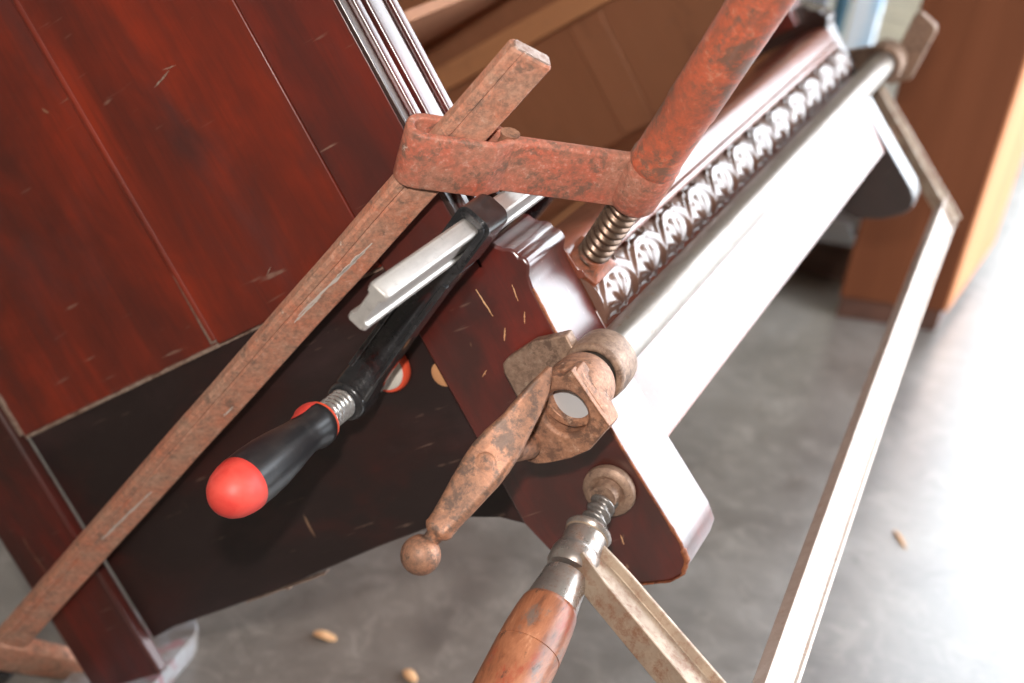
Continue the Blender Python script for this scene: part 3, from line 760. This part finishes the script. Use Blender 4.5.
sm_ = so_.modifiers.new('thick', 'SOLIDIFY'); sm_.thickness = .002

# things leaning by the back wall
def upright(name, x, y, w, d, h, mat, label, cat, yaw=0.0, extra=None):
    r = thing(name, (x, y, 0), label, cat, tilted=False)
    return r
t = NT('white_blue_board'); a = t.noise(t.mapc((14, 14, 5)), 1, 4, .6, .6)
M['wb'] = t.set(Base_Color=t.ramp(a, [(.46, lin(232, 238, 244)), (.56, lin(168, 206, 232)), (.66, lin(232, 238, 244))]), Roughness=.35)
t = NT('beige_slat'); a = t.noise(t.mapc((3, 3, 30)), 1, 4, .6)
M['beige'] = t.set(Base_Color=t.ramp(a, [(.3, lin(196, 184, 160)), (.7, lin(216, 206, 184))]), Roughness=.6)
t = NT('teal_paint'); M['teal'] = t.set(Base_Color=lin(52, 84, 98), Roughness=.5)
t = NT('grey_paint'); M['greyp'] = t.set(Base_Color=lin(150, 152, 158), Roughness=.5)
single('board', MB().bx(-.515,-.458,3.00,3.03,0,.52), M['wb'], 'white board with pale blue streaks standing beyond the far end of the pipe', 'board', (-.487,3.015,0), .003)
sh = thing('shutter', (-.46, 3.5, 0), 'beige slatted shutter standing between the white board and the pedestal', 'shutter', tilted=False)
part('frame', MB().bx(-.67,-.65,3.49,3.53,0,1.3).bx(-.29,-.27,3.49,3.53,0,1.3).bx(-.65,-.29,3.49,3.53,0,.06).bx(-.65,-.29,3.49,3.53,1.24,1.3), M['beige'], sh, .003)
for k in range(20):
    z = .085 + k*.058
    part('slat', MB().box((-.47, 3.51, z), (.18,0,0), (0,.014,.012), (0,-.003,.026)), M['beige'], sh, .002)
single('board', MB().bx(-.575,-.545,3.10,3.13,0,.52), M['teal'], 'dark teal board standing left of the white and blue board', 'board', (-.56,3.115,0), .003)
single('board', MB().bx(-.625,-.580,3.05,3.08,0,.52), M['greyp'], 'plain grey board standing left of the dark teal board', 'board', (-.60,3.065,0), .003)

# painted rounded board in the lower left
t = NT('chipped_paint'); a = t.noise(t.mapc((1,1,1)), 26, 5, .6, .5); b = t.noise(t.mapc((1,1,1), loc=(2,1,4)), 18, 4, .6, .4)
c = t.ramp(a, [(.4, lin(122, 112, 106)), (.6, lin(150, 148, 150))])
c = t.mix(t.ramp(b, [(.5, 0), (.54, 1)]), c, lin(142, 108, 112))
M['chipped'] = t.set(Base_Color=c, Roughness=.5)
pb0 = V((-.616, .812, 0))
dirb = V((.12, -.99, 0)).normalized(); prp = V((.99, .12, 0))
def slab(k, z):
    o = []
    for i in range(25):
        a = math.radians(180*i/24); o.append((.036*k*math.cos(a), .036*k*math.sin(a)))
    o += [(-.036*k, -.26), (.036*k, -.26)]
    return [pb0 + prp*x - dirb*y + zz*z for x, y in o]
ro = MB().loft([slab(.94, .001), slab(1, .004), slab(1, .024), slab(.95, .028)])
ob = single('board', ro, M['chipped'], 'round-ended chipped grey and pink painted board on the floor under the back post', 'board', pb0)

# wood chips on the floor
def chip(x, y, L, w, yaw, label):
    mb = MB(); rings = []
    for i in range(7):
        k = i/6; a = (k-.5)*L; r = w*(.35 + .65*math.sin(PI*(.08+.84*k)))
        c = V((x + a*math.cos(yaw), y + a*math.sin(yaw), w*.55 + .001*math.sin(k*5)))
        n_ = V((-math.sin(yaw), math.cos(yaw), 0))
        rings.append([c + n_*(r*math.cos(2*PI*j/10)) + zz*(r*.5*math.sin(2*PI*j/10)) for j in range(10)])
    mb.loft(rings)
    return single('wood_chip', mb, M['chip'], label, 'wood chip', (x, y, 0), ang=60)
fl = lambda x, y: (x*PX, y*PX)
chip(*fl(-.462,.848), .022, .0055, .25, 'pale wood chip on the floor beneath the black and red handle')
chip(*fl(-.374,.846), .016, .0060, -.4, 'pale rounded wood chip at the bottom edge of the photo')
chip(-.04, 1.427, .032, .0030, -.95, 'thin brown splinter on the bright floor right of the long steel bar')

# ================================================================ CAMERA AND LIGHT
Mx = [(.89491227, .31394721, -.31712645), (.42552695, -.38636444, .81832105), (.13438322, -.8672714, -.47935527)]
R = Matrix(((Mx[0][0], -Mx[0][1], -Mx[0][2]), (Mx[1][0], -Mx[1][1], -Mx[1][2]), (Mx[2][0], -Mx[2][1], -Mx[2][2])))
cam = bpy.data.cameras.new('camera'); co = link('camera', cam)
co.matrix_world = Matrix.Translation((0, 0, CAM_H)) @ R.to_4x4()
cam.sensor_width = 36; cam.lens = 36*1400/1024
cam.clip_start = .02
cam.dof.use_dof = True; cam.dof.focus_distance = .82; cam.dof.aperture_fstop = 5.4
SC.camera = co

# flash above the lens
fl_ = bpy.data.lights.new('camera_flash', 'AREA'); fl_.shape = 'DISK'; fl_.size = .035; fl_.energy = 9.0
fl_.color = (1, .95, .90)
fo = link('camera_flash', fl_)
fpos = V((0,0,CAM_H)) + R @ V((-.015, .115, .04))
aim = V((0,0,CAM_H)) + R @ V((-.16, -.10, -1))
fo.matrix_world = Matrix.Translation(fpos) @ (aim - fpos).to_track_quat('-Z', 'Y').to_matrix().to_4x4()

wd = bpy.data.worlds.new('daylight'); SC.world = wd; wd.use_nodes = True
bg = wd.node_tree.nodes['Background']; bg.inputs[0].default_value = (.86, .93, 1, 1); bg.inputs[1].default_value = 8.6
# sky portals in the two openings
def portal(name, loc, sx, sy, look):
    po = bpy.data.lights.new(name, 'AREA'); po.shape = 'RECTANGLE'; po.size = sx; po.size_y = sy
    po.cycles.is_portal = True
    pob = link(name, po)
    pob.matrix_world = Matrix.Translation(loc) @ V(look).to_track_quat('-Z', 'Z').to_matrix().to_4x4()
portal('doorway_portal', ((OX0+OX1)/2, WY+.05, OZ/2), OX1-OX0, OZ, (0, -1, 0))
portal('side_portal', (RX+.05, (RY0+WY-.15)/2, OZ/2), WY-.15-RY0, OZ, (-1, 0, 0))

vs_ = SC.view_settings
SC.display_settings.display_device = 'sRGB'
vs_.view_transform = 'Standard'; vs_.look = 'None'; vs_.exposure = 0; vs_.gamma = 1; vs_.use_curve_mapping = False
